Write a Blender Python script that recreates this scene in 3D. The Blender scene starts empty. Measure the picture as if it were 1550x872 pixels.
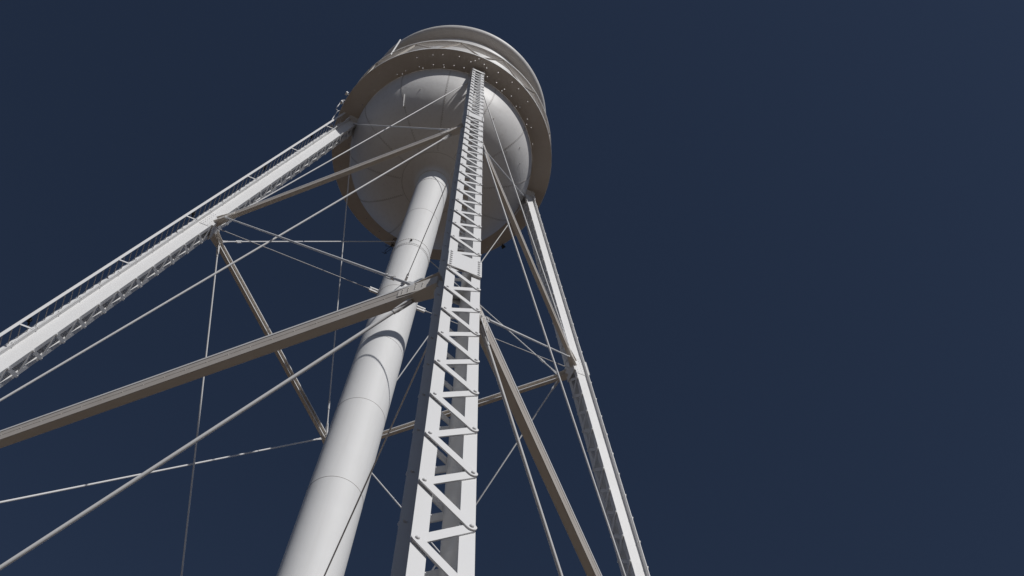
import bpy, math, random
from math import sin, cos, pi, radians, sqrt, atan2
from mathutils import Vector, Matrix
random.seed(7)
sc = bpy.context.scene
COL = sc.collection

# ------------------------------------------------------------------ camera
EYE = 1.6                                    # eye height over the ground
cam_d = bpy.data.cameras.new("camera")
cam_d.sensor_fit = 'HORIZONTAL'
cam_d.sensor_width = 36.0
cam_d.lens = 1607.65 / 1550.0 * 36.0
cam_d.clip_start = 0.1
cam_d.clip_end = 9000.0
cam = bpy.data.objects.new("camera", cam_d)
COL.objects.link(cam)
RX = Vector((0.39422368911527145, 0.9183187378103376, 0.035754422478546))
UX = Vector((0.8294977198793291, -0.372303192496596, 0.41632182932418627))
FX = Vector((-0.3956276224625122, 0.13446571549384295, 0.9085140371515394))
M = Matrix(((RX.x, UX.x, -FX.x), (RX.y, UX.y, -FX.y), (RX.z, UX.z, -FX.z))).to_4x4()
M.translation = Vector((12.7849, -1.1261, EYE))
cam.matrix_world = M
sc.camera = cam

# ------------------------------------------------------------------ sun, sky, exposure
SUN_AZ, SUN_EL = 14.5, 37.3                  # azimuth counted from +X towards +Y
w = bpy.data.worlds.new("World")
sc.world = w
w.use_nodes = True
nt = w.node_tree
for n in list(nt.nodes):
    nt.nodes.remove(n)
o_ = nt.nodes.new('ShaderNodeOutputWorld')
bg = nt.nodes.new('ShaderNodeBackground')
sky = nt.nodes.new('ShaderNodeTexSky')
sky.sky_type = 'NISHITA'
sky.sun_disc = False
sky.sun_elevation = radians(SUN_EL)
sky.sun_rotation = radians(90 - SUN_AZ)
sky.altitude = 1800
sky.air_density = 0.55
sky.dust_density = 0.6
sky.ozone_density = 1.5
hs = nt.nodes.new('ShaderNodeHueSaturation')
hs.inputs['Saturation'].default_value = 0.97
hs.inputs['Hue'].default_value = 0.5
nt.links.new(sky.outputs[0], hs.inputs['Color'])
nt.links.new(hs.outputs[0], bg.inputs[0])
bg.inputs[1].default_value = 0.047
nt.links.new(bg.outputs[0], o_.inputs[0])

sd = bpy.data.lights.new("sun", 'SUN')
sd.energy = 2.9
sd.angle = radians(0.5)
sd.color = (1.0, 0.985, 0.965)
sun = bpy.data.objects.new("sun", sd)
COL.objects.link(sun)
sdir = Vector((cos(radians(SUN_EL)) * cos(radians(SUN_AZ)), cos(radians(SUN_EL)) * sin(radians(SUN_AZ)), sin(radians(SUN_EL))))
sun.rotation_euler = (-sdir).to_track_quat('-Z', 'Y').to_euler()
sun.location = sdir * 80

sc.view_settings.view_transform = 'Standard'
sc.view_settings.look = 'None'
sc.view_settings.exposure = 0.0
sc.view_settings.gamma = 1.0
sc.view_settings.use_curve_mapping = False
sc.render.engine = 'CYCLES'
sc.cycles.max_bounces = 8
sc.cycles.diffuse_bounces = 5

# ------------------------------------------------------------------ materials
def mat(name, base, rough=0.5, dirt=0.12, dirt_col=(0.35, 0.29, 0.22), scale=0.9, bump=0.05, metallic=0.0, streak=0.0, spec=0.35, dent=0.0):
    m = bpy.data.materials.new(name)
    m.use_nodes = True
    t = m.node_tree
    b = t.nodes['Principled BSDF']
    b.inputs['Roughness'].default_value = rough
    b.inputs['Metallic'].default_value = metallic
    b.inputs['Specular IOR Level'].default_value = spec
    tc = t.nodes.new('ShaderNodeTexCoord')
    n1 = t.nodes.new('ShaderNodeTexNoise'); n1.inputs['Scale'].default_value = scale; n1.inputs['Detail'].default_value = 8; n1.inputs['Roughness'].default_value = 0.65
    t.links.new(tc.outputs['Object'], n1.inputs['Vector'])
    r1 = t.nodes.new('ShaderNodeValToRGB')
    r1.color_ramp.elements[0].position = 0.45; r1.color_ramp.elements[0].color = (0, 0, 0, 1)
    r1.color_ramp.elements[1].position = 0.75; r1.color_ramp.elements[1].color = (1, 1, 1, 1)
    t.links.new(n1.outputs['Fac'], r1.inputs['Fac'])
    mp = t.nodes.new('ShaderNodeMapping'); mp.inputs['Scale'].default_value = (7, 7, 0.35)
    t.links.new(tc.outputs['Object'], mp.inputs['Vector'])
    n2 = t.nodes.new('ShaderNodeTexNoise'); n2.inputs['Scale'].default_value = 1.3; n2.inputs['Detail'].default_value = 6
    t.links.new(mp.outputs[0], n2.inputs['Vector'])
    r2 = t.nodes.new('ShaderNodeValToRGB')
    r2.color_ramp.elements[0].position = 0.52; r2.color_ramp.elements[0].color = (0, 0, 0, 1)
    r2.color_ramp.elements[1].position = 0.8; r2.color_ramp.elements[1].color = (1, 1, 1, 1)
    t.links.new(n2.outputs['Fac'], r2.inputs['Fac'])
    a1 = t.nodes.new('ShaderNodeMath'); a1.operation = 'MULTIPLY'; a1.inputs[1].default_value = dirt
    t.links.new(r1.outputs[0], a1.inputs[0])
    a2 = t.nodes.new('ShaderNodeMath'); a2.operation = 'MULTIPLY_ADD'; a2.inputs[1].default_value = streak
    t.links.new(r2.outputs[0], a2.inputs[0]); t.links.new(a1.outputs[0], a2.inputs[2])
    mx = t.nodes.new('ShaderNodeMix'); mx.data_type = 'RGBA'
    mx.inputs[6].default_value = (*base, 1); mx.inputs[7].default_value = (*dirt_col, 1)
    t.links.new(a2.outputs[0], mx.inputs[0])
    t.links.new(mx.outputs[2], b.inputs['Base Color'])
    n3 = t.nodes.new('ShaderNodeTexNoise'); n3.inputs['Scale'].default_value = 14; n3.inputs['Detail'].default_value = 4
    t.links.new(tc.outputs['Object'], n3.inputs['Vector'])
    rr = t.nodes.new('ShaderNodeMapRange'); rr.inputs[3].default_value = rough - 0.08; rr.inputs[4].default_value = rough + 0.1
    t.links.new(n1.outputs['Fac'], rr.inputs[0]); t.links.new(rr.outputs[0], b.inputs['Roughness'])
    bp = t.nodes.new('ShaderNodeBump'); bp.inputs['Strength'].default_value = bump; bp.inputs['Distance'].default_value = 0.01
    t.links.new(n3.outputs['Fac'], bp.inputs['Height']); t.links.new(bp.outputs[0], b.inputs['Normal'])
    if dent:
        n4 = t.nodes.new('ShaderNodeTexNoise'); n4.inputs['Scale'].default_value = 1.1; n4.inputs['Detail'].default_value = 2
        t.links.new(tc.outputs['Object'], n4.inputs['Vector'])
        b2 = t.nodes.new('ShaderNodeBump'); b2.inputs['Strength'].default_value = dent; b2.inputs['Distance'].default_value = 0.06
        t.links.new(n4.outputs['Fac'], b2.inputs['Height']); t.links.new(bp.outputs[0], b2.inputs['Normal']); t.links.new(b2.outputs[0], b.inputs['Normal'])
    return m

PAINT = mat("white_steel_paint", (0.76, 0.755, 0.75), 0.5, 0.08, bump=0.004)
PAINT_TANK = mat("tank_paint", (0.74, 0.725, 0.71), 0.50, 0.10, (0.40, 0.36, 0.31), 0.5, 0.04, streak=0.18, spec=0.42, dent=0.30)
PAINT_PIPE = mat("riser_paint", (0.765, 0.76, 0.75), 0.62, 0.05, (0.5, 0.47, 0.44), 0.6, 0.02, streak=0.12, dent=0.12)
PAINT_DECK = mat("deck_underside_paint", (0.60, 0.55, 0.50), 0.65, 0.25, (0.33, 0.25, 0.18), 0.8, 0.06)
PAINT_STRUT = mat("strut_paint", (0.72, 0.68, 0.63), 0.55, 0.15, (0.38, 0.31, 0.24), 1.6, 0.06)
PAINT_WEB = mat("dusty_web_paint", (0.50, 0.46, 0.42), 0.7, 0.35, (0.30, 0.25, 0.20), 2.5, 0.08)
SEAM = mat("tank_seam_paint", (0.46, 0.44, 0.42), 0.5, 0.3)
BEAD = mat("weathered_seam", (0.38, 0.35, 0.33), 0.6, 0.3)
BOLT = mat("bolt_paint", (0.62, 0.61, 0.60), 0.45, 0.2)
STUD = mat("bright_stud", (0.88, 0.87, 0.85), 0.35, 0.05)
DARK = mat("black_rubber", (0.03, 0.03, 0.032), 0.5, 0.1)
CONC = mat("concrete", (0.35, 0.33, 0.30), 0.9, 0.3)

def ground_mat():
    m = bpy.data.materials.new("packed_desert_soil")
    m.use_nodes = True
    t = m.node_tree; b = t.nodes['Principled BSDF']; b.inputs['Roughness'].default_value = 0.95
    tc = t.nodes.new('ShaderNodeTexCoord')
    n = t.nodes.new('ShaderNodeTexNoise'); n.inputs['Scale'].default_value = 0.35; n.inputs['Detail'].default_value = 10
    t.links.new(tc.outputs['Object'], n.inputs['Vector'])
    r = t.nodes.new('ShaderNodeValToRGB')
    r.color_ramp.elements[0].position = 0.3; r.color_ramp.elements[0].color = (0.072, 0.051, 0.034, 1)
    r.color_ramp.elements[1].position = 0.7; r.color_ramp.elements[1].color = (0.108, 0.078, 0.053, 1)
    t.links.new(n.outputs['Fac'], r.inputs['Fac']); t.links.new(r.outputs[0], b.inputs['Base Color'])
    n2 = t.nodes.new('ShaderNodeTexNoise'); n2.inputs['Scale'].default_value = 25; n2.inputs['Detail'].default_value = 6
    t.links.new(tc.outputs['Object'], n2.inputs['Vector'])
    bp = t.nodes.new('ShaderNodeBump'); bp.inputs['Strength'].default_value = 0.4; bp.inputs['Distance'].default_value = 0.03
    t.links.new(n2.outputs['Fac'], bp.inputs['Height']); t.links.new(bp.outputs[0], b.inputs['Normal'])
    return m
GROUND = ground_mat()

# ------------------------------------------------------------------ mesh helpers
class MB:
    def __init__(s):
        s.v = []; s.f = []; s.smooth = []
    def add(s, vs, fs, smooth=False):
        k = len(s.v)
        s.v += [tuple(x) for x in vs]
        s.f += [tuple(i + k for i in f) for f in fs]
        s.smooth += [smooth] * len(fs)
    def prism(s, a, b):
        """closed polygon a to closed polygon b"""
        n = len(a)
        fs = [(i, (i + 1) % n, n + (i + 1) % n, n + i) for i in range(n)]
        fs += [tuple(range(n - 1, -1, -1)), tuple(range(n, 2 * n))]
        s.add(list(a) + list(b), fs)
    def box(s, c, x, y, z, hx, hy, hz):
        c = Vector(c); x = x * hx; y = y * hy; z = z * hz
        a = [c - x - y - z, c + x - y - z, c + x + y - z, c - x + y - z]
        b = [p + z * 2 for p in a]
        s.prism(a, b)
    def tube(s, p0, p1, r, n=10, r1=None, caps=True):
        p0 = Vector(p0); p1 = Vector(p1); r1 = r if r1 is None else r1
        d = (p1 - p0).normalized(); u = d.orthogonal().normalized(); v = d.cross(u)
        vs = [p0 + (u * cos(2 * pi * i / n) + v * sin(2 * pi * i / n)) * r for i in range(n)]
        vs += [p1 + (u * cos(2 * pi * i / n) + v * sin(2 * pi * i / n)) * r1 for i in range(n)]
        s.add(vs, [(i, (i + 1) % n, n + (i + 1) % n, n + i) for i in range(n)], True)
        if caps:
            s.add(vs, [tuple(range(n - 1, -1, -1)), tuple(range(n, 2 * n))])
    def path(s, pts, r, n=8):
        for a, b in zip(pts[:-1], pts[1:]):
            s.tube(a, b, r, n)
    def lathe(s, prof, n=144, smooth=True, a0=0, a1=2 * pi):
        full = abs(a1 - a0 - 2 * pi) < 1e-6
        m = n if full else n + 1
        vs = []
        for r, z in prof:
            for i in range(m):
                t = a0 + (a1 - a0) * i / n
                vs.append((r * cos(t), r * sin(t), z))
        fs = []
        for j in range(len(prof) - 1):
            for i in range(n):
                k = (i + 1) % m
                fs.append((j * m + i, j * m + k, (j + 1) * m + k, (j + 1) * m + i))
        s.add(vs, fs, smooth)
    def dome(s, c, nrm, r, h, n=8):
        c = Vector(c); nrm = Vector(nrm).normalized(); u = nrm.orthogonal().normalized(); v = nrm.cross(u)
        rings = [(1.0, 0.0), (0.9, 0.45), (0.55, 0.85)]
        vs = []
        for k, g in rings:
            vs += [c + (u * cos(2 * pi * i / n) + v * sin(2 * pi * i / n)) * r * k + nrm * h * g for i in range(n)]
        vs.append(c + nrm * h)
        fs = []
        for j in range(2):
            fs += [(j * n + i, j * n + (i + 1) % n, (j + 1) * n + (i + 1) % n, (j + 1) * n + i) for i in range(n)]
        fs += [(2 * n + i, 2 * n + (i + 1) % n, 3 * n) for i in range(n)]
        s.add(vs, fs, True)
    def build(s, name, m, parent=None, label=None, kind=None):
        me = bpy.data.meshes.new(name)
        me.from_pydata(s.v, [], s.f)
        me.materials.append(m)
        me.polygons.foreach_set('use_smooth', s.smooth)
        me.update()
        o = bpy.data.objects.new(name, me)
        COL.objects.link(o)
        if parent is not None:
            o.parent = parent
        if label: o['label'] = label
        if kind: o['kind'] = kind
        return o

# ------------------------------------------------------------------ tower dimensions (metres, z from the ground)
R0, SLOPE = 3.5, 0.15080                   # leg radius at the top, batter
H0 = 37.6745 + EYE
H1 = 25.7162 + EYE
H2 = 12.1520 + EYE
LW, LD, FLG = 0.4411, 0.3824, 0.115          # leg box width, depth and flange
RR = 0.5542                                  # riser radius
ZB = 38.117 + EYE                            # balcony underside
AZ = {'front': 0.0, 'right': pi / 2, 'back': pi, 'left': -pi / 2}

def leg(az, z, tan=0.0, rad=0.0):
    e = Vector((cos(az), sin(az), 0)); t = Vector((-sin(az), cos(az), 0))
    return e * (R0 + SLOPE * (H0 - z) + rad) + t * tan + Vector((0, 0, z))

# ------------------------------------------------------------------ ground
g = MB()
g.add([(-4000, -4000, 0), (4000, -4000, 0), (4000, 4000, 0), (-4000, 4000, 0)], [(0, 1, 2, 3)])
go = g.build('ground', GROUND, kind='structure')

tower = bpy.data.objects.new('water_tower', None)
COL.objects.link(tower)
tower['label'] = 'tall white steel water tower with bowl bottomed tank, laced legs and thick central pipe'
tower['category'] = 'water tower'

# ------------------------------------------------------------------ tank
S_R = 3.393
shell = MB()
E_ = EYE
prof = [(S_R, ZB), (S_R, 43.53 + E_), (3.42, 43.56 + E_), (3.56, 43.565 + E_), (3.70, 43.60 + E_), (3.79, 43.65 + E_), (3.85, 43.72 + E_),
        (3.878, 43.81 + E_), (3.86, 43.90 + E_), (3.78, 43.99 + E_), (3.65, 44.04 + E_)]
shell.lathe(prof)
for zz in (39.15, 41.0):
    for dz in (0.0, 0.09):
        for i in range(300):
            a = 2 * pi * i / 300
            shell.dome((S_R * cos(a), S_R * sin(a), zz + dz + E_), (cos(a), sin(a), 0), 0.014, 0.010, 6)
tank = shell.build('tank', PAINT_TANK, tower)
rf = MB()
rf.lathe([(3.648, 44.041 + E_), (2.6, 44.55 + E_), (1.3, 45.05 + E_), (0.35, 45.28 + E_), (0.001, 45.30 + E_)])
roof = rf.build('roof', PAINT_TANK, tank)
fn = MB()
fn.lathe([(0.34, 45.26 + E_), (0.34, 45.6 + E_), (0.46, 45.62 + E_), (0.40, 45.78 + E_), (0.001, 45.95 + E_)], 32)
fn.build('roof_vent', PAINT, tank)

BD = 2.88                                    # bowl depth
BN = 2.3                                     # the bowl drops steeply at the rim and flattens below
def bowl_z(r):
    return ZB - BD * max(0.0, 1 - (r / S_R) ** BN) ** (1 / BN)
bw = MB()
pr = []
for i in range(81):
    a = (pi / 2) * i / 80
    r = S_R * cos(a) ** (2 / BN)
    if r < 0.80: break
    pr.append((r, ZB - BD * sin(a) ** (2 / BN)))
pr[0] = (S_R, ZB)
# short flare into the riser
r_l, z_l = pr[-1]
for r, z in ((0.72, z_l - 0.028), (0.66, z_l - 0.058), (0.615, z_l - 0.11), (0.592, z_l - 0.19), (0.584, z_l - 0.27), (RR, z_l - 0.271)):
    pr.append((r, z))
bw.lathe(pr)
bowl = bw.build('tank_bowl', PAINT_TANK, tank)
# seams of the twelve bowl plates: lapped edge plus rivets
def bpt(r, a, off=0.0):
    z = bowl_z(r)
    gr = (r / S_R) ** (BN - 1) / S_R; gz = -((ZB - z) / BD) ** (BN - 1) / BD
    n = Vector((gr * cos(a), gr * sin(a), gz)).normalized()
    return Vector((r * cos(a), r * sin(a), z)) + n * off, n
for k in range(12):
    sm = MB(); rv = sm
    a = radians(14 + 30 * k)
    th = [radians(1.5 + 76 * i / 60) for i in range(61)]
    rs = [S_R * cos(t) ** (2 / BN) for t in th if S_R * cos(t) ** (2 / BN) > 1.14]
    for r0_, r1_ in zip(rs[:-1], rs[1:]):
        p, n0 = bpt(r0_, a, 0.0); q, n1 = bpt(r1_, a, 0.0)
        t = Vector((-sin(a), cos(a), 0))
        wd = 0.006
        sm.prism([p - t * wd - n0 * .01, p + t * wd - n0 * .01, p + t * wd + n0 * .006, p - t * wd + n0 * .006],
                 [q - t * wd - n1 * .01, q + t * wd - n1 * .01, q + t * wd + n1 * .006, q - t * wd + n1 * .006])
    s_ = 0.0; last = None
    for i in range(400):
        t_ = radians(2) + radians(76) * i / 400
        r = S_R * cos(t_) ** (2 / BN)
        if r < 1.16: break
        p, n = bpt(r, a + 0.032 / r, 0.0)
        if last is None or (p - last).length > 0.085:
            rv.dome(p, n, 0.015, 0.012, 6); last = p
    sm.build('bowl_seam', SEAM, tank)
sm = MB()
for i in range(96):
    a0 = 2 * pi * i / 96; a1 = 2 * pi * (i + 1) / 96
    p, n0 = bpt(1.13, a0); q, n1 = bpt(1.13, a1)
    u0 = Vector((cos(a0), sin(a0), 0)); u1 = Vector((cos(a1), sin(a1), 0))
    sm.prism([p - u0 * .006 - n0 * .01, p + u0 * .006 - n0 * .01, p + u0 * .006 + n0 * .006, p - u0 * .006 + n0 * .006],
             [q - u1 * .006 - n1 * .01, q + u1 * .006 - n1 * .01, q + u1 * .006 + n1 * .006, q - u1 * .006 + n1 * .006])
sm.build('bowl_seam', SEAM, tank)
# small fittings on the bowl
for r, deg in ((2.6, -24), (2.9, -4), (3.05, -33), (2.9, 22), (3.1, 50), (2.7, 47), (2.55, 2), (3.0, 60)):
    lg = MB()
    p, n = bpt(r, radians(deg))
    lg.tube(p - n * .01, p + n * 0.03, 0.017, 8)
    lg.build('lug', BOLT, tank)
cv = MB()
p0, n0 = bpt(3.02, radians(-44.4)); p1, n1 = bpt(2.72, radians(-46.6))
cv.tube(p0 + n0 * .02, p1 + n1 * .02, 0.028, 8)
cv.build('bowl_bracket', STUD, tank)

# ------------------------------------------------------------------ riser pipe
rp = MB()
rp.lathe([(RR, 0.0), (RR, 35.25 + E_)], 96)
riser = rp.build('riser_pipe', PAINT_PIPE, tower)
for z in (16.70, 19.62, 22.55, 25.48, 13.8, 10.9, 8.0, 5.1, 31.3):
    z += E_
    sb = MB()
    sb.lathe([(RR - .002, z - .007), (RR + .0035, z - .004), (RR + .0035, z + .004), (RR - .002, z + .007)], 96)
    sb.build('pipe_seam', BEAD, riser)
fr = MB()
fr.lathe([(RR - .002, 28.30 + E_), (RR + .009, 28.302 + E_), (RR + .009, 28.78 + E_), (RR - .002, 28.782 + E_)], 96, False)
fr.build('splice_band', PAINT_PIPE, riser)
for z in (28.38, 28.70, 34.18):
    fb = MB()
    for i in range(72):
        a = 2 * pi * (i + (0.5 if z > 28.5 else 0)) / 72
        rr_ = RR + (.009 if z < 30 else 0)
        fb.dome((rr_ * cos(a), rr_ * sin(a), z + E_), (cos(a), sin(a), 0), 0.015, 0.014, 6)
    fb.lathe([(rr_ - .001, z + E_ - .003), (rr_ + .002, z + E_ - .003), (rr_ + .002, z + E_ + .003), (rr_ - .001, z + E_ + .003)], 72)
    fb.build('rivet_row', BEAD, riser)
tg = MB()
a = radians(-18)
tg.box(Vector(((RR + .02) * cos(a), (RR + .02) * sin(a), 28.58 + E_)), Vector((-sin(a), cos(a), 0)), Vector((cos(a), sin(a), 0)), Vector((0, 0, 1)), .028, .018, .045)
tg.tube(((RR + .03) * cos(a), (RR + .03) * sin(a), 28.52 + E_), ((RR + .08) * cos(a), (RR + .08) * sin(a), 28.50 + E_), .012)
tg.build('pipe_lug', DARK, riser)

# ------------------------------------------------------------------ balcony
BR = 4.115
dk = MB()
dk.lathe([(S_R + .004, ZB), (BR, ZB), (BR, ZB + .012), (S_R + .004, ZB + .012)], 144, False)
n_ = 144
dk.f += [(3 * n_ + i, 3 * n_ + (i + 1) % n_, (i + 1) % n_, i) for i in range(n_)]
dk.smooth += [False] * n_
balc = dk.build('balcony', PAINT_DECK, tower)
HOLES = [(3.9, -26.2), (3.91, -20.9), (3.92, -12.2), (3.88, -34.9), (3.55, -26.4), (3.55, -20.3), (3.56, -14.3), (3.54, -34.8), (3.43, -20.1), (3.42, -32.9), (3.53, -43.2), (3.41, -46.0), (3.53, -48.9), (3.56, -8.4), (3.88, -57.4), (3.52, -65.8), (3.51, -77.7), (3.93, -3.6), (3.84, -5.6), (4.04, -2.1), (3.93, 1.5), (3.85, 3.5), (3.92, 10.0), (3.58, 6.1), (3.58, 12.4), (3.95, 18.9), (3.94, 23.8), (3.57, 18.4), (3.45, 17.9), (3.57, 24.1), (3.91, 32.2), (3.45, 30.7), (3.56, 32.4), (3.57, 40.8), (3.45, 43.6), (3.58, 46.4), (3.43, 56.5)]
for k in range(40):                                  # the far half of the deck, same spacing
    HOLES.append((3.5 + .4 * (k % 2) + .03 * ((k * 7) % 5 - 2), 90 + 4.6 * k + 1.3 * ((k * 5) % 3)))
ct = MB()
for r_, a_ in HOLES:
    a_ = radians(a_); r_ = min(max(r_, S_R + .07), BR - .07)
    ct.tube((r_ * cos(a_), r_ * sin(a_), ZB - .05), (r_ * cos(a_), r_ * sin(a_), ZB + .06), .018, 8, caps=False)
    k0 = len(ct.v) - 16
    ct.f += [tuple(k0 + i for i in range(7, -1, -1)), tuple(k0 + 8 + i for i in range(8))]
    ct.smooth += [False, False]
cut = ct.build('drain_hole_cutter', PAINT_DECK)
md = balc.modifiers.new('holes', 'BOOLEAN'); md.operation = 'DIFFERENCE'; md.object = cut; md.solver = 'EXACT'
bpy.context.view_layer.update()
dg = bpy.context.evaluated_depsgraph_get()
me_new = bpy.data.meshes.new_from_object(balc.evaluated_get(dg))
balc.modifiers.clear(); balc.data = me_new
bpy.data.objects.remove(cut, do_unlink=True)
tp = MB()
tp.lathe([(BR + .002, ZB - .012), (BR + .014, ZB - .012), (BR + .014, ZB + .085), (BR + .002, ZB + .085), (BR + .002, ZB - .012)], 144, False)
tp.build('deck_edge', PAINT, balc)
# radial joints between deck plates
for k in range(12):
    dj = MB()
    a = radians(29 + 30 * k)
    u = Vector((cos(a), sin(a), 0)); t = Vector((-sin(a), cos(a), 0))
    dj.box(u * (S_R + BR) / 2 + Vector((0, 0, ZB - .003)), u, t, Vector((0, 0, 1)), (BR - S_R) / 2 - .02, .004, .003)
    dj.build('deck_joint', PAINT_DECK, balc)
RZ = 39.66 + E_
RAILR = 4.06
hr = MB()
hr.lathe([(RAILR + .03, RZ - .02), (RAILR + .045, RZ - .02), (RAILR + .045, RZ + .07), (RAILR + .03, RZ + .07), (RAILR + .03, RZ - .02)], 144, False)
hr.lathe([(RAILR - .17, RZ + .020), (RAILR - .10, RZ + .002), (RAILR + .029, RZ), (RAILR + .029, RZ + .01), (RAILR - .10, RZ + .012), (RAILR - .17, RZ + .03), (RAILR - .17, RZ + .020)], 144, True)
hr.build('handrail', PAINT, balc)
gp = MB()
NB = 15
for k in range(NB):
    b0 = radians(360.0 / NB * k - 1.3); m0 = radians(360.0 / NB * (k + .5) - 1.3); b1 = radians(360.0 / NB * (k + 1) - 1.3)
    def P(a, z, r=RAILR): return Vector((r * cos(a), r * sin(a), z))
    for aa, bb in ((b0, m0), (b1, m0)):
        lb = MB()
        p = P(aa, ZB + .10, BR - .035); q = P(bb, RZ - .01)
        d = (q - p).normalized(); nrm = Vector((cos((aa + bb) / 2), sin((aa + bb) / 2), 0)); s2 = d.cross(nrm).normalized(); n2 = s2.cross(d).normalized()
        lb.box((p + q) / 2, d, s2, n2, (q - p).length / 2, .005, .030)
        lb.box((p + q) / 2 + s2 * .0182 - n2 * .026, d, s2, n2, (q - p).length / 2 - .03, .013, .004)
        lb.build('lattice_bar', PAINT_STRUT, balc)
    u = Vector((cos(b0), sin(b0), 0)); t = Vector((-sin(b0), cos(b0), 0)); z_ = Vector((0, 0, 1))
    cl = MB()
    cl.box(P(b0, ZB + .13, BR - .02), t, u, z_, .13, .007, .07)
    for dx in (-.09, -.03, .03, .09):
        cl.dome(P(b0, ZB + .13, BR - .012) + t * dx, u, .014, .012, 6)
    cl.build('connection_plate', PAINT, balc)
# thin upright rod on the rail
ad = radians(-51.2)
st = MB()
st.tube((4.09 * cos(ad), 4.09 * sin(ad), RZ - .3), (4.09 * cos(ad), 4.09 * sin(ad), 42.1 + E_), .030, 8)
st.build('upright_rod', PAINT, balc)

# ------------------------------------------------------------------ legs
PITCH = 0.7825
NZ0 = 7.414 - 9 * PITCH                      # height of the lowest right-hand lacing node
def channel(mb, az, s, z0, z1):
    hw, hd = LW / 2, LD / 2
    web = hw - FLG
    tw, tf = .013, .015
    poly = [(web, -hd), (hw, -hd), (hw, -hd + tf), (web + tw, -hd + tf), (web + tw, hd - tf), (hw, hd - tf), (hw, hd), (web, hd)]
    if s < 0:
        poly = [(-a_, b_) for a_, b_ in poly][::-1]
    mb.prism([leg(az, z0, a_, b_) for a_, b_ in poly], [leg(az, z1, a_, b_) for a_, b_ in poly])
def frame(az):
    t = Vector((-sin(az), cos(az), 0))
    ax = (leg(az, 30) - leg(az, 10)).normalized()
    n = t.cross(ax)
    if n.dot(Vector((cos(az), sin(az), 0))) < 0: n = -n
    return t, ax, n
def lace_bar(mb, az, P, Q, n, h0, th=.012, r=.040):
    """flat bar with rounded ends between two bolts"""
    P = P + n * h0; Q = Q + n * h0
    d = (Q - P).normalized(); s = n.cross(d)
    pts = []
    K = 6
    for i in range(K + 1):
        a = -pi / 2 + pi * i / K
        pts.append(Q + d * cos(a) * r + s * sin(a) * r)
    for i in range(K + 1):
        a = pi / 2 + pi * i / K
        pts.append(P + d * cos(a) * r + s * sin(a) * r)
    mb.prism(pts, [p + n * th for p in pts])
TZ0, TZ1 = 0.35, H0 + .12
legs = {}
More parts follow.
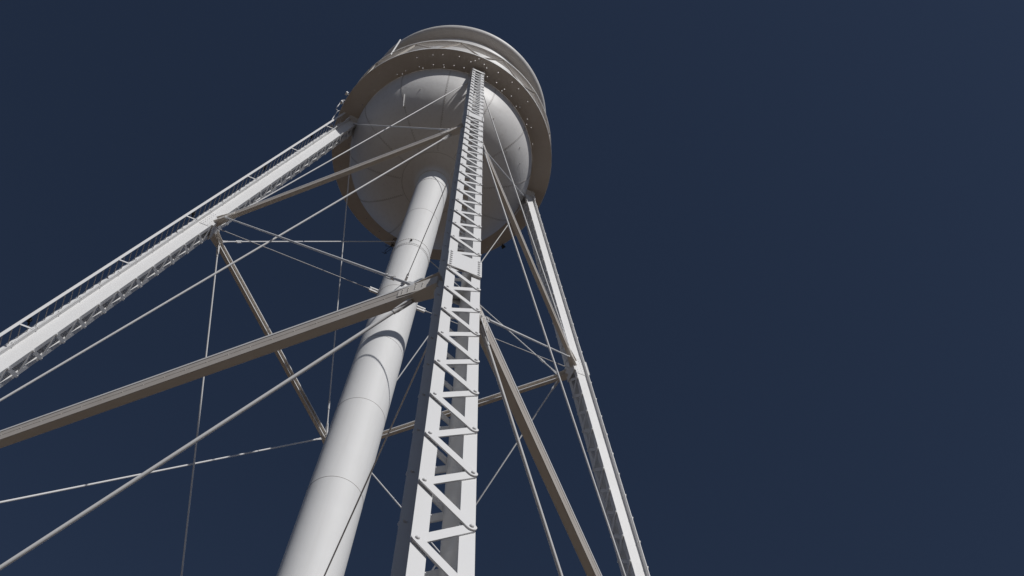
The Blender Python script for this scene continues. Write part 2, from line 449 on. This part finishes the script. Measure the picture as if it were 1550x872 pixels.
for nm, az in AZ.items():
    ch = MB()
    channel(ch, az, 1, TZ0, TZ1); channel(ch, az, -1, TZ0, TZ1)
    side = {'front': 'front tower leg with broad lit laced face, nearest of the four', 'left': 'tower leg carrying the ladder',
            'right': 'tower leg with one bright narrow side and no ladder', 'back': None}[nm]
    L = ch.build('leg', PAINT, tower, label=side)
    legs[nm] = L
    t, ax, n = frame(az)
    up = Vector((0, 0, 1))
    bt = []
    for zc, hh in ((H2 - .045, .335), (H1 - .045, .335), (H0 - .10, .20), (0.9, .4)):
        bt.append((zc - hh, zc + hh))
    for sgn in (1, -1):
        N = n * sgn
        single = nm == 'front' and sgn > 0
        la = MB()
        def fp(z, tan): return leg(az, z, tan, sgn * LD / 2)
        def blocked(a_, b_):
            lo, hi = min(a_, b_), max(a_, b_)
            return any(lo > c0 - .02 and hi < c1 + .02 for c0, c1 in bt)
        def bolt(mb, z_, tt):
            if z_ < TZ0 or any(c0 < z_ < c1 for c0, c1 in bt): return
            mb.dome(fp(z_, tt) + N * .025, N, .019, .015, 10)
            mb.tube(fp(z_, tt) - N * .016, fp(z_, tt) - N * .032, .017, 6)      # nut behind the flange
        k = 0
        while True:
            zr = NZ0 + PITCH * k; zl = zr - PITCH / 2; k += 1
            if zr > H0: break
            zr2 = zr - PITCH
            for z_a, t_a, z_b, t_b, off in ((zr, .183, zl, -.183, .0005), (zl, -.183, zr2, .183, .0135)):
                if z_b < TZ0 or blocked(z_a, z_b): continue
                own = single and z_b > 5.0
                mb = MB() if own else la
                lace_bar(mb, az, fp(z_a, t_a), fp(z_b, t_b), N, off)
                bolt(mb, z_b if off < .01 else z_b, t_b)
                if own: mb.build('lacing_bar', PAINT, L)
        if la.v: la.build('lacing_bar', PAINT, L, kind='stuff')
        for c0, c1 in bt:
            pl = MB()
            a_ = [fp(c0, -LW / 2 - .004) + N * .026, fp(c0, LW / 2 + .004) + N * .026, fp(c1, LW / 2 + .004) + N * .026, fp(c1, -LW / 2 - .004) + N * .026]
            pl.prism(a_, [p + N * .012 for p in a_])
            a2 = [fp(c0 + .01, -LW / 2 + .004) + N * .0005, fp(c0 + .01, -LW / 2 + FLG - .01) + N * .0005, fp(c1 - .01, -LW / 2 + FLG - .01) + N * .0005, fp(c1 - .01, -LW / 2 + .004) + N * .0005]
            pl.prism(a2, [p + N * .025 for p in a2])
            a3 = [fp(c0 + .01, LW / 2 - FLG + .01) + N * .0005, fp(c0 + .01, LW / 2 - .004) + N * .0005, fp(c1 - .01, LW / 2 - .004) + N * .0005, fp(c1 - .01, LW / 2 - FLG + .01) + N * .0005]
            pl.prism(a3, [p + N * .025 for p in a3])
            br = pl
            nr = 7 if c1 - c0 > .6 else 4
            for i in range(nr):
                z_ = c0 + .05 + (c1 - c0 - .10) * i / (nr - 1)
                for tt in (-.187, .187):
                    br.dome(fp(z_, tt) + N * .038, N, .022, .017, 8)
            pl.build('batten_plate', PAINT, L)
    # web splice plates (bolted) on the outside of the webs, near the strut levels
    for sgn in (1, -1):
        wt = LW / 2 - FLG + .013
        for zc, hh in ((H2 + .1, .42), (H1 + .1, .42)):
            sp = MB()
            T = t * sgn
            a_ = [leg(az, zc - hh, sgn * wt, -.15) + T * .0005, leg(az, zc - hh, sgn * wt, .15) + T * .0005, leg(az, zc + hh, sgn * wt, .15) + T * .0005, leg(az, zc + hh, sgn * wt, -.15) + T * .0005]
            sp.prism(a_, [p + T * .011 for p in a_])
            for i in range(7):
                for rd in (-.12, -.06, .06, .12):
                    sp.dome(leg(az, zc - hh + .06 + (2 * hh - .12) * i / 6, sgn * wt, rd) + T * .0115, T, .014, .012, 6)
            sp.build('splice_plate', PAINT, L)
    # cap shoe under the balcony
    cp = MB()
    a_ = [leg(az, TZ1 + .002, x, y) for x, y in ((-.27, -.24), (.27, -.24), (.27, .24), (-.27, .24))]
    b_ = [leg(az, TZ1 + .03, x, y) for x, y in ((-.27, -.24), (.27, -.24), (.27, .24), (-.27, .24))]
    cp.prism(a_, b_)
    for x in (-.2, .2):
        a_ = [leg(az, TZ1 + .032, x - .012, -.2), leg(az, TZ1 + .032, x + .012, -.2), leg(az, TZ1 + .032, x + .012, .22), leg(az, TZ1 + .032, x - .012, .22)]
        b_ = [Vector((p.x, p.y, ZB - .002)) for p in a_]
        cp.prism(a_, b_)
    cp.build('cap_shoe', PAINT, L)
    bp_ = MB()
    a_ = [leg(az, .28, x, y) for x, y in ((-.34, -.34), (.34, -.34), (.34, .34), (-.34, .34))]
    bp_.prism(a_, [p + Vector((0, 0, .06)) for p in a_])
    bp_.build('base_plate', PAINT, L)
    ft = MB()
    a_ = [Vector((p.x, p.y, -.3)) for p in (leg(az, 0, x, y) for x, y in ((-.7, -.7), (.7, -.7), (.7, .7), (-.7, .7)))]
    b_ = [Vector((p.x, p.y, .277)) for p in (leg(az, 0, x, y) for x, y in ((-.5, -.5), (.5, -.5), (.5, .5), (-.5, .5)))]
    ft.prism(a_, b_)
    ft.build('footing', CONC, tower)
ft = MB()
ft.lathe([(.95, -.2), (.95, .25), (RR + .005, .252)], 48, False)
ft.build('footing', CONC, tower)

# ------------------------------------------------------------------ horizontal struts
ring = ['front', 'right', 'back', 'left']
def strut(A, B, scale, z):
    d = (B - A).normalized(); up = Vector((0, 0, 1))
    out = d.cross(up)
    mid = (A + B) / 2
    if out.dot(Vector((mid.x, mid.y, 0))) < 0: out = -out
    length = (B - A).length
    m = MB()
    H_, B_, T_ = .305 * scale, .105 * scale, .012
    z0_, z1_ = -H_ / 2, H_ / 2
    s0, s1 = .10, length - .10
    def rect(mb, o0, o1, z0, z1, a0, a1):
        q = [(o0, z0), (o1, z0), (o1, z1), (o0, z1)]
        mb.prism([A + d * a0 + out * o + up * zz for o, zz in q], [A + d * a1 + out * o + up * zz for o, zz in q])
    c_ = [(B_ / 2, z0_), (B_ / 2, z1_), (-B_ / 2, z1_), (-B_ / 2, z1_ - T_), (B_ / 2 - T_, z1_ - T_), (B_ / 2 - T_, z0_ + T_), (-B_ / 2, z0_ + T_), (-B_ / 2, z0_)]
    m.prism([A + d * .42 + out * o + up * zz for o, zz in c_], [A + d * (length - .42) + out * o + up * zz for o, zz in c_])
    o = m.build('strut', PAINT_STRUT, tower)
    wp = MB()
    rect(wp, B_ / 2 + .001, B_ / 2 + .007, z0_ + .004, -.006, .46, length - .46)
    rect(wp, B_ / 2 + .001, B_ / 2 + .007, .006, z1_ - .012, .46, length - .46)
    rect(wp, B_ / 2 + .001, B_ / 2 + .003, -.0055, .0055, .46, length - .46)
    n = int((length - 2) / .3)
    for i in range(n):
        p = A + d * (1 + (length - 2) * i / (n - 1))
        wp.dome(p + out * (B_ / 2 + .0035), out, .013, .010, 6)
    wp.build('web_plate', PAINT_WEB, o)
    cs = MB()
    rect(cs, B_ / 2 + .008, B_ / 2 + .014, z1_ - .032, z1_ + .012, .60, length - .60)
    rect(cs, -B_ / 2 - .009, -B_ / 2 - .001, z1_ - .045 * scale, z1_ + .002, .60, length - .60)
    rect(cs, -B_ / 2 - .009, -B_ / 2 - .001, z0_ - .002, z0_ + .050 * scale, .60, length - .60)
    cs.build('cover_strip', PAINT, o)
    for E0, dd in ((A, d), (B, -d)):
        gs = MB()
        # end plates that carry the channel into the leg
        for sd_, oo in ((1, B_ / 2 + .008), (-1, B_ / 2 - T_ - .012)):
            zt, zb = z1_ - .03, z0_ + .02
            p4 = [(.26, zb - .02), (.52, zb), (.80, zb + .04), (.80, zt - .04), (.52, zt), (.26, zt)]
            gs.prism([E0 + dd * a_ + out * oo + up * b_ for a_, b_ in p4], [E0 + dd * a_ + out * (oo + .010) + up * b_ for a_, b_ in p4])
            if sd_ > 0:
                for a_ in (.36, .46, .56, .66, .74):
                    for b_ in (zb + .08, (zb + zt) / 2, zt - .08):
                        gs.dome(E0 + dd * a_ + out * (oo + .0105) + up * b_, out, .011, .009, 6)
        q0 = E0 + dd * .24; q1 = E0 + dd * .60
        for zz in (z1_ + .006, z0_ - .012):
            pts = [q0 - out * .10, q0 + out * .10, q1 + out * .065, q1 - out * .065]
            pts = [p + up * zz for p in pts]
            gs.prism(pts, [p + up * .010 for p in pts])
        gs.build('gusset_plate', PAINT_STRUT, o)
for k in range(4):
    a, b = AZ[ring[k]], AZ[ring[(k + 1) % 4]]
    strut(leg(a, H1), leg(b, H1), .82, H1)
    strut(leg(a, H2), leg(b, H2), 1.0, H2)

# ------------------------------------------------------------------ bracing rods
def rod(A, B, rad, off, n, name='brace_rod', end=.22, buckle=.93, clev=.34):
    d = (B - A).normalized(); L_ = (B - A).length
    A2 = A + d * end + n * off; B2 = B - d * end + n * off
    m = MB()
    m.tube(A2, B2, rad, 12)
    o = m.build(name, PAINT, tower)
    for Q, dd in ((A2, d), (B2, -d)):
        c = MB()
        s = n.cross(dd).normalized()
        for sd_ in (1, -1):
            ctr0 = Q - dd * clev * .45
            th = .008
            a_ = [ctr0 - s * rad * 1.9, ctr0 + s * rad * 1.9, Q + dd * clev * .75 + s * rad * .8, Q + dd * clev * .75 - s * rad * .8]
            base_ = n * sd_ * (rad * 1.0 + .001) 
            c.prism([p + base_ for p in a_], [p + base_ + n * sd_ * th for p in a_])
        c.tube(ctr0 + dd * .04 - n * (rad + .03), ctr0 + dd * .04 + n * (rad + .03), rad * .75, 8)
        c.tube(Q + dd * clev * .55, Q + dd * clev * .9, rad * 1.35, 6)
        c.build('clevis', PAINT, o)
    if buckle:
        t = MB()
        c0 = A2 + (B2 - A2) * buckle; s = n.cross(d).normalized()
        for sd_ in (1, -1):
            t.box(c0 + s * sd_ * rad * 1.5, d, s, n, .13, rad * .35, rad * .5)
        for e in (-.13, .13):
            t.tube(c0 + d * (e - .025), c0 + d * (e + .025), rad * 1.7, 6)
        t.build('turnbuckle', PAINT, o)
LEV = [H0 - .12, H1, H2, .55]
for k in range(4):
    na, nb = ring[k], ring[(k + 1) % 4]
    a, b = AZ[na], AZ[nb]
    for i in range(3):
        r = (.019, .021, .023)[i]
        A0, B0, A1, B1 = leg(a, LEV[i]), leg(b, LEV[i]), leg(a, LEV[i + 1]), leg(b, LEV[i + 1])
        hd = (B0 - A0).normalized()
        for P_, sg in ((A0, 1), (B0, -1), (A1, 1), (B1, -1)):      # pinned to the strut ends beside the leg
            P_ += hd * sg * (.5 if H2 - 1 < P_.z < H1 + 1 else .12)
        n = (B0 - A0).cross(A1 - A0).normalized()
        if n.dot(Vector(((A0 + B0).x, (A0 + B0).y, 0))) < 0: n = -n
        rod(A0, B1, r, .035, n)
        rod(B0, A1, r, -.035, n)
for nm, az in AZ.items():
    for z in (H1, H2):
        A = leg(az, z); B = Vector((RR * cos(az), RR * sin(az), z))
        m = MB()
        d = (B - A).normalized(); t = Vector((-sin(az), cos(az), 0)); up = Vector((0, 0, 1))
        m.tube(A + d * .15, B - d * .06, .0115, 8)
        o = m.build('tie_rod', PAINT, tower)
        c = MB()
        for sd_ in (1, -1):
            c.box(B - d * .12 + up * sd_ * .075, d, t, up, .125, .028, .026)
        c.tube(B - d * .2 - up * .12, B - d * .2 + up * .12, .014, 8)
        c.tube(B - d * .30, B - d * .18, .02, 8)
        c.build('clevis', PAINT, o)

# ------------------------------------------------------------------ ladder on the left leg
az = AZ['left']
la_t0, la_t1 = LW / 2 + .0, LW / 2 - .40
la_r = LD / 2 + .295
LZ0, LZ1 = 2.4, 38.25 + E_
def lp(z, tan, rad=la_r): return leg(az, z, tan, rad)
rl = []
tt, aa, nn = frame(az)
def rail(tan, name='ladder'):
    m = MB()
    q = [(-.006, -.035), (.006, -.035), (.006, .035), (-.006, .035)]
    m.prism([lp(LZ0, tan + x, la_r + y) for x, y in q], [lp(LZ1, tan + x, la_r + y) for x, y in q])
    return m
lad = rail(la_t0).build('ladder', PAINT, tower)
m = MB()
q = [(-.006, -.032), (.006, -.032), (.006, .032), (-.006, .032)]
m.prism([lp(LZ0, la_t1 + x, la_r + y) for x, y in q], [lp(LZ1, la_t1 + x, la_r + y) for x, y in q])
m.build('ladder_rail', PAINT, lad)
z = LZ1 - .12
count = 0; rest = MB()
while z > LZ0 + .1:
    if count < 100:
        r_ = MB(); r_.tube(lp(z, la_t0 - .004), lp(z, la_t1 + .004), .010, 8)
        r_.build('rung', PAINT, lad)
    else:
        rest.tube(lp(z, la_t0 - .004), lp(z, la_t1 + .004), .010, 8)
    count += 1
    z -= .305
if rest.v: rest.build('rung', PAINT, lad, kind='stuff')
for z in (37.55, 34.25, 30.8, 26.9, 23.55, 19.8, 16.4, 13.0, 9.6, 6.2, 3.0):
    for tan in (la_t0, la_t1):
        b = MB()
        s_ = 1 if tan > 0 else -1
        x0 = tan - .012 if tan > 0 else tan + .008
        P_ = lp(z, x0, LD / 2 + .02 if tan > 0 else LD / 2 + .02); Q_ = lp(z, x0, la_r - .03)
        dd = (Q_ - P_).normalized()
        b.box((P_ + Q_) / 2, dd, aa, dd.cross(aa), (Q_ - P_).length / 2, .024, .005)
        b.build('ladder_bracket', PAINT, lad)
for z in (36.3, 32.2, 27.4, 20.2):
    b = MB()
    c = lp(z, la_t0 - .12, la_r)
    b.tube(c - tt * .11, c + tt * .08, .022, 8)
    b.box(c, tt, aa, nn, .03, .05, .03)
    b.build('rung_clamp', DARK, lad)
# climb-out hoop and little fittings where the ladder meets the balcony
hp = MB()
for tan in (la_t0 + .02, la_t1 - .02):
    e = Vector((cos(az), sin(az), 0)); t = Vector((-sin(az), cos(az), 0))
    base_ = e * (BR + .06) + t * tan
    pts = [base_ + Vector((0, 0, ZB - .25)), base_ + e * .10 + Vector((0, 0, ZB - .1)), base_ + e * .10 + Vector((0, 0, ZB + 1.1)), base_ + e * .02 + Vector((0, 0, ZB + 1.25)), base_ - e * .12 + Vector((0, 0, ZB + 1.2))]
    hp.path(pts, .016)
hp.build('grab_hoop', PAINT, lad)
fl = MB()
for a_, z_ in ((radians(-84), ZB + .25), (radians(-79), ZB + .35), (radians(-96), ZB - .14)):
    u = Vector((cos(a_), sin(a_), 0)); t = Vector((-sin(a_), cos(a_), 0))
    fl.box(u * (BR + .10) + Vector((0, 0, z_)), u, t, Vector((0, 0, 1)), .04, .06, .05)
    fl.tube(u * (BR + .02) + Vector((0, 0, z_)), u * (BR + .06) + Vector((0, 0, z_)), .02, 6)
fl.build('junction_box', PAINT, balc)

# dark lamp under the balcony rim by the right leg, loose cable ends by the back leg
lm = MB()
a_ = radians(123)
u = Vector((cos(a_), sin(a_), 0))
c = u * (BR - .02) + Vector((0, 0, ZB - .14))
lm.tube(c, c + u * .12 + Vector((0, 0, -.05)), .06, 10, .09)
lm.tube(c + Vector((0, 0, .14)), c, .015, 6)
lm.build('flood_lamp', DARK, balc)
cb = MB()
rng = random.Random(3)
a_ = radians(-172)
for i in range(9):
    p = Vector((3.9 * cos(a_) + rng.uniform(-.15, .15), 3.9 * sin(a_) + rng.uniform(-.15, .25), ZB - .005))
    pts = [p]
    for j in range(5):
        p = p + Vector((rng.uniform(-.12, .12), rng.uniform(-.14, .14), -rng.uniform(.05, .22)))
        pts.append(p)
    cb.path(pts, .009, 6)
cb.build('loose_cables', DARK, balc)
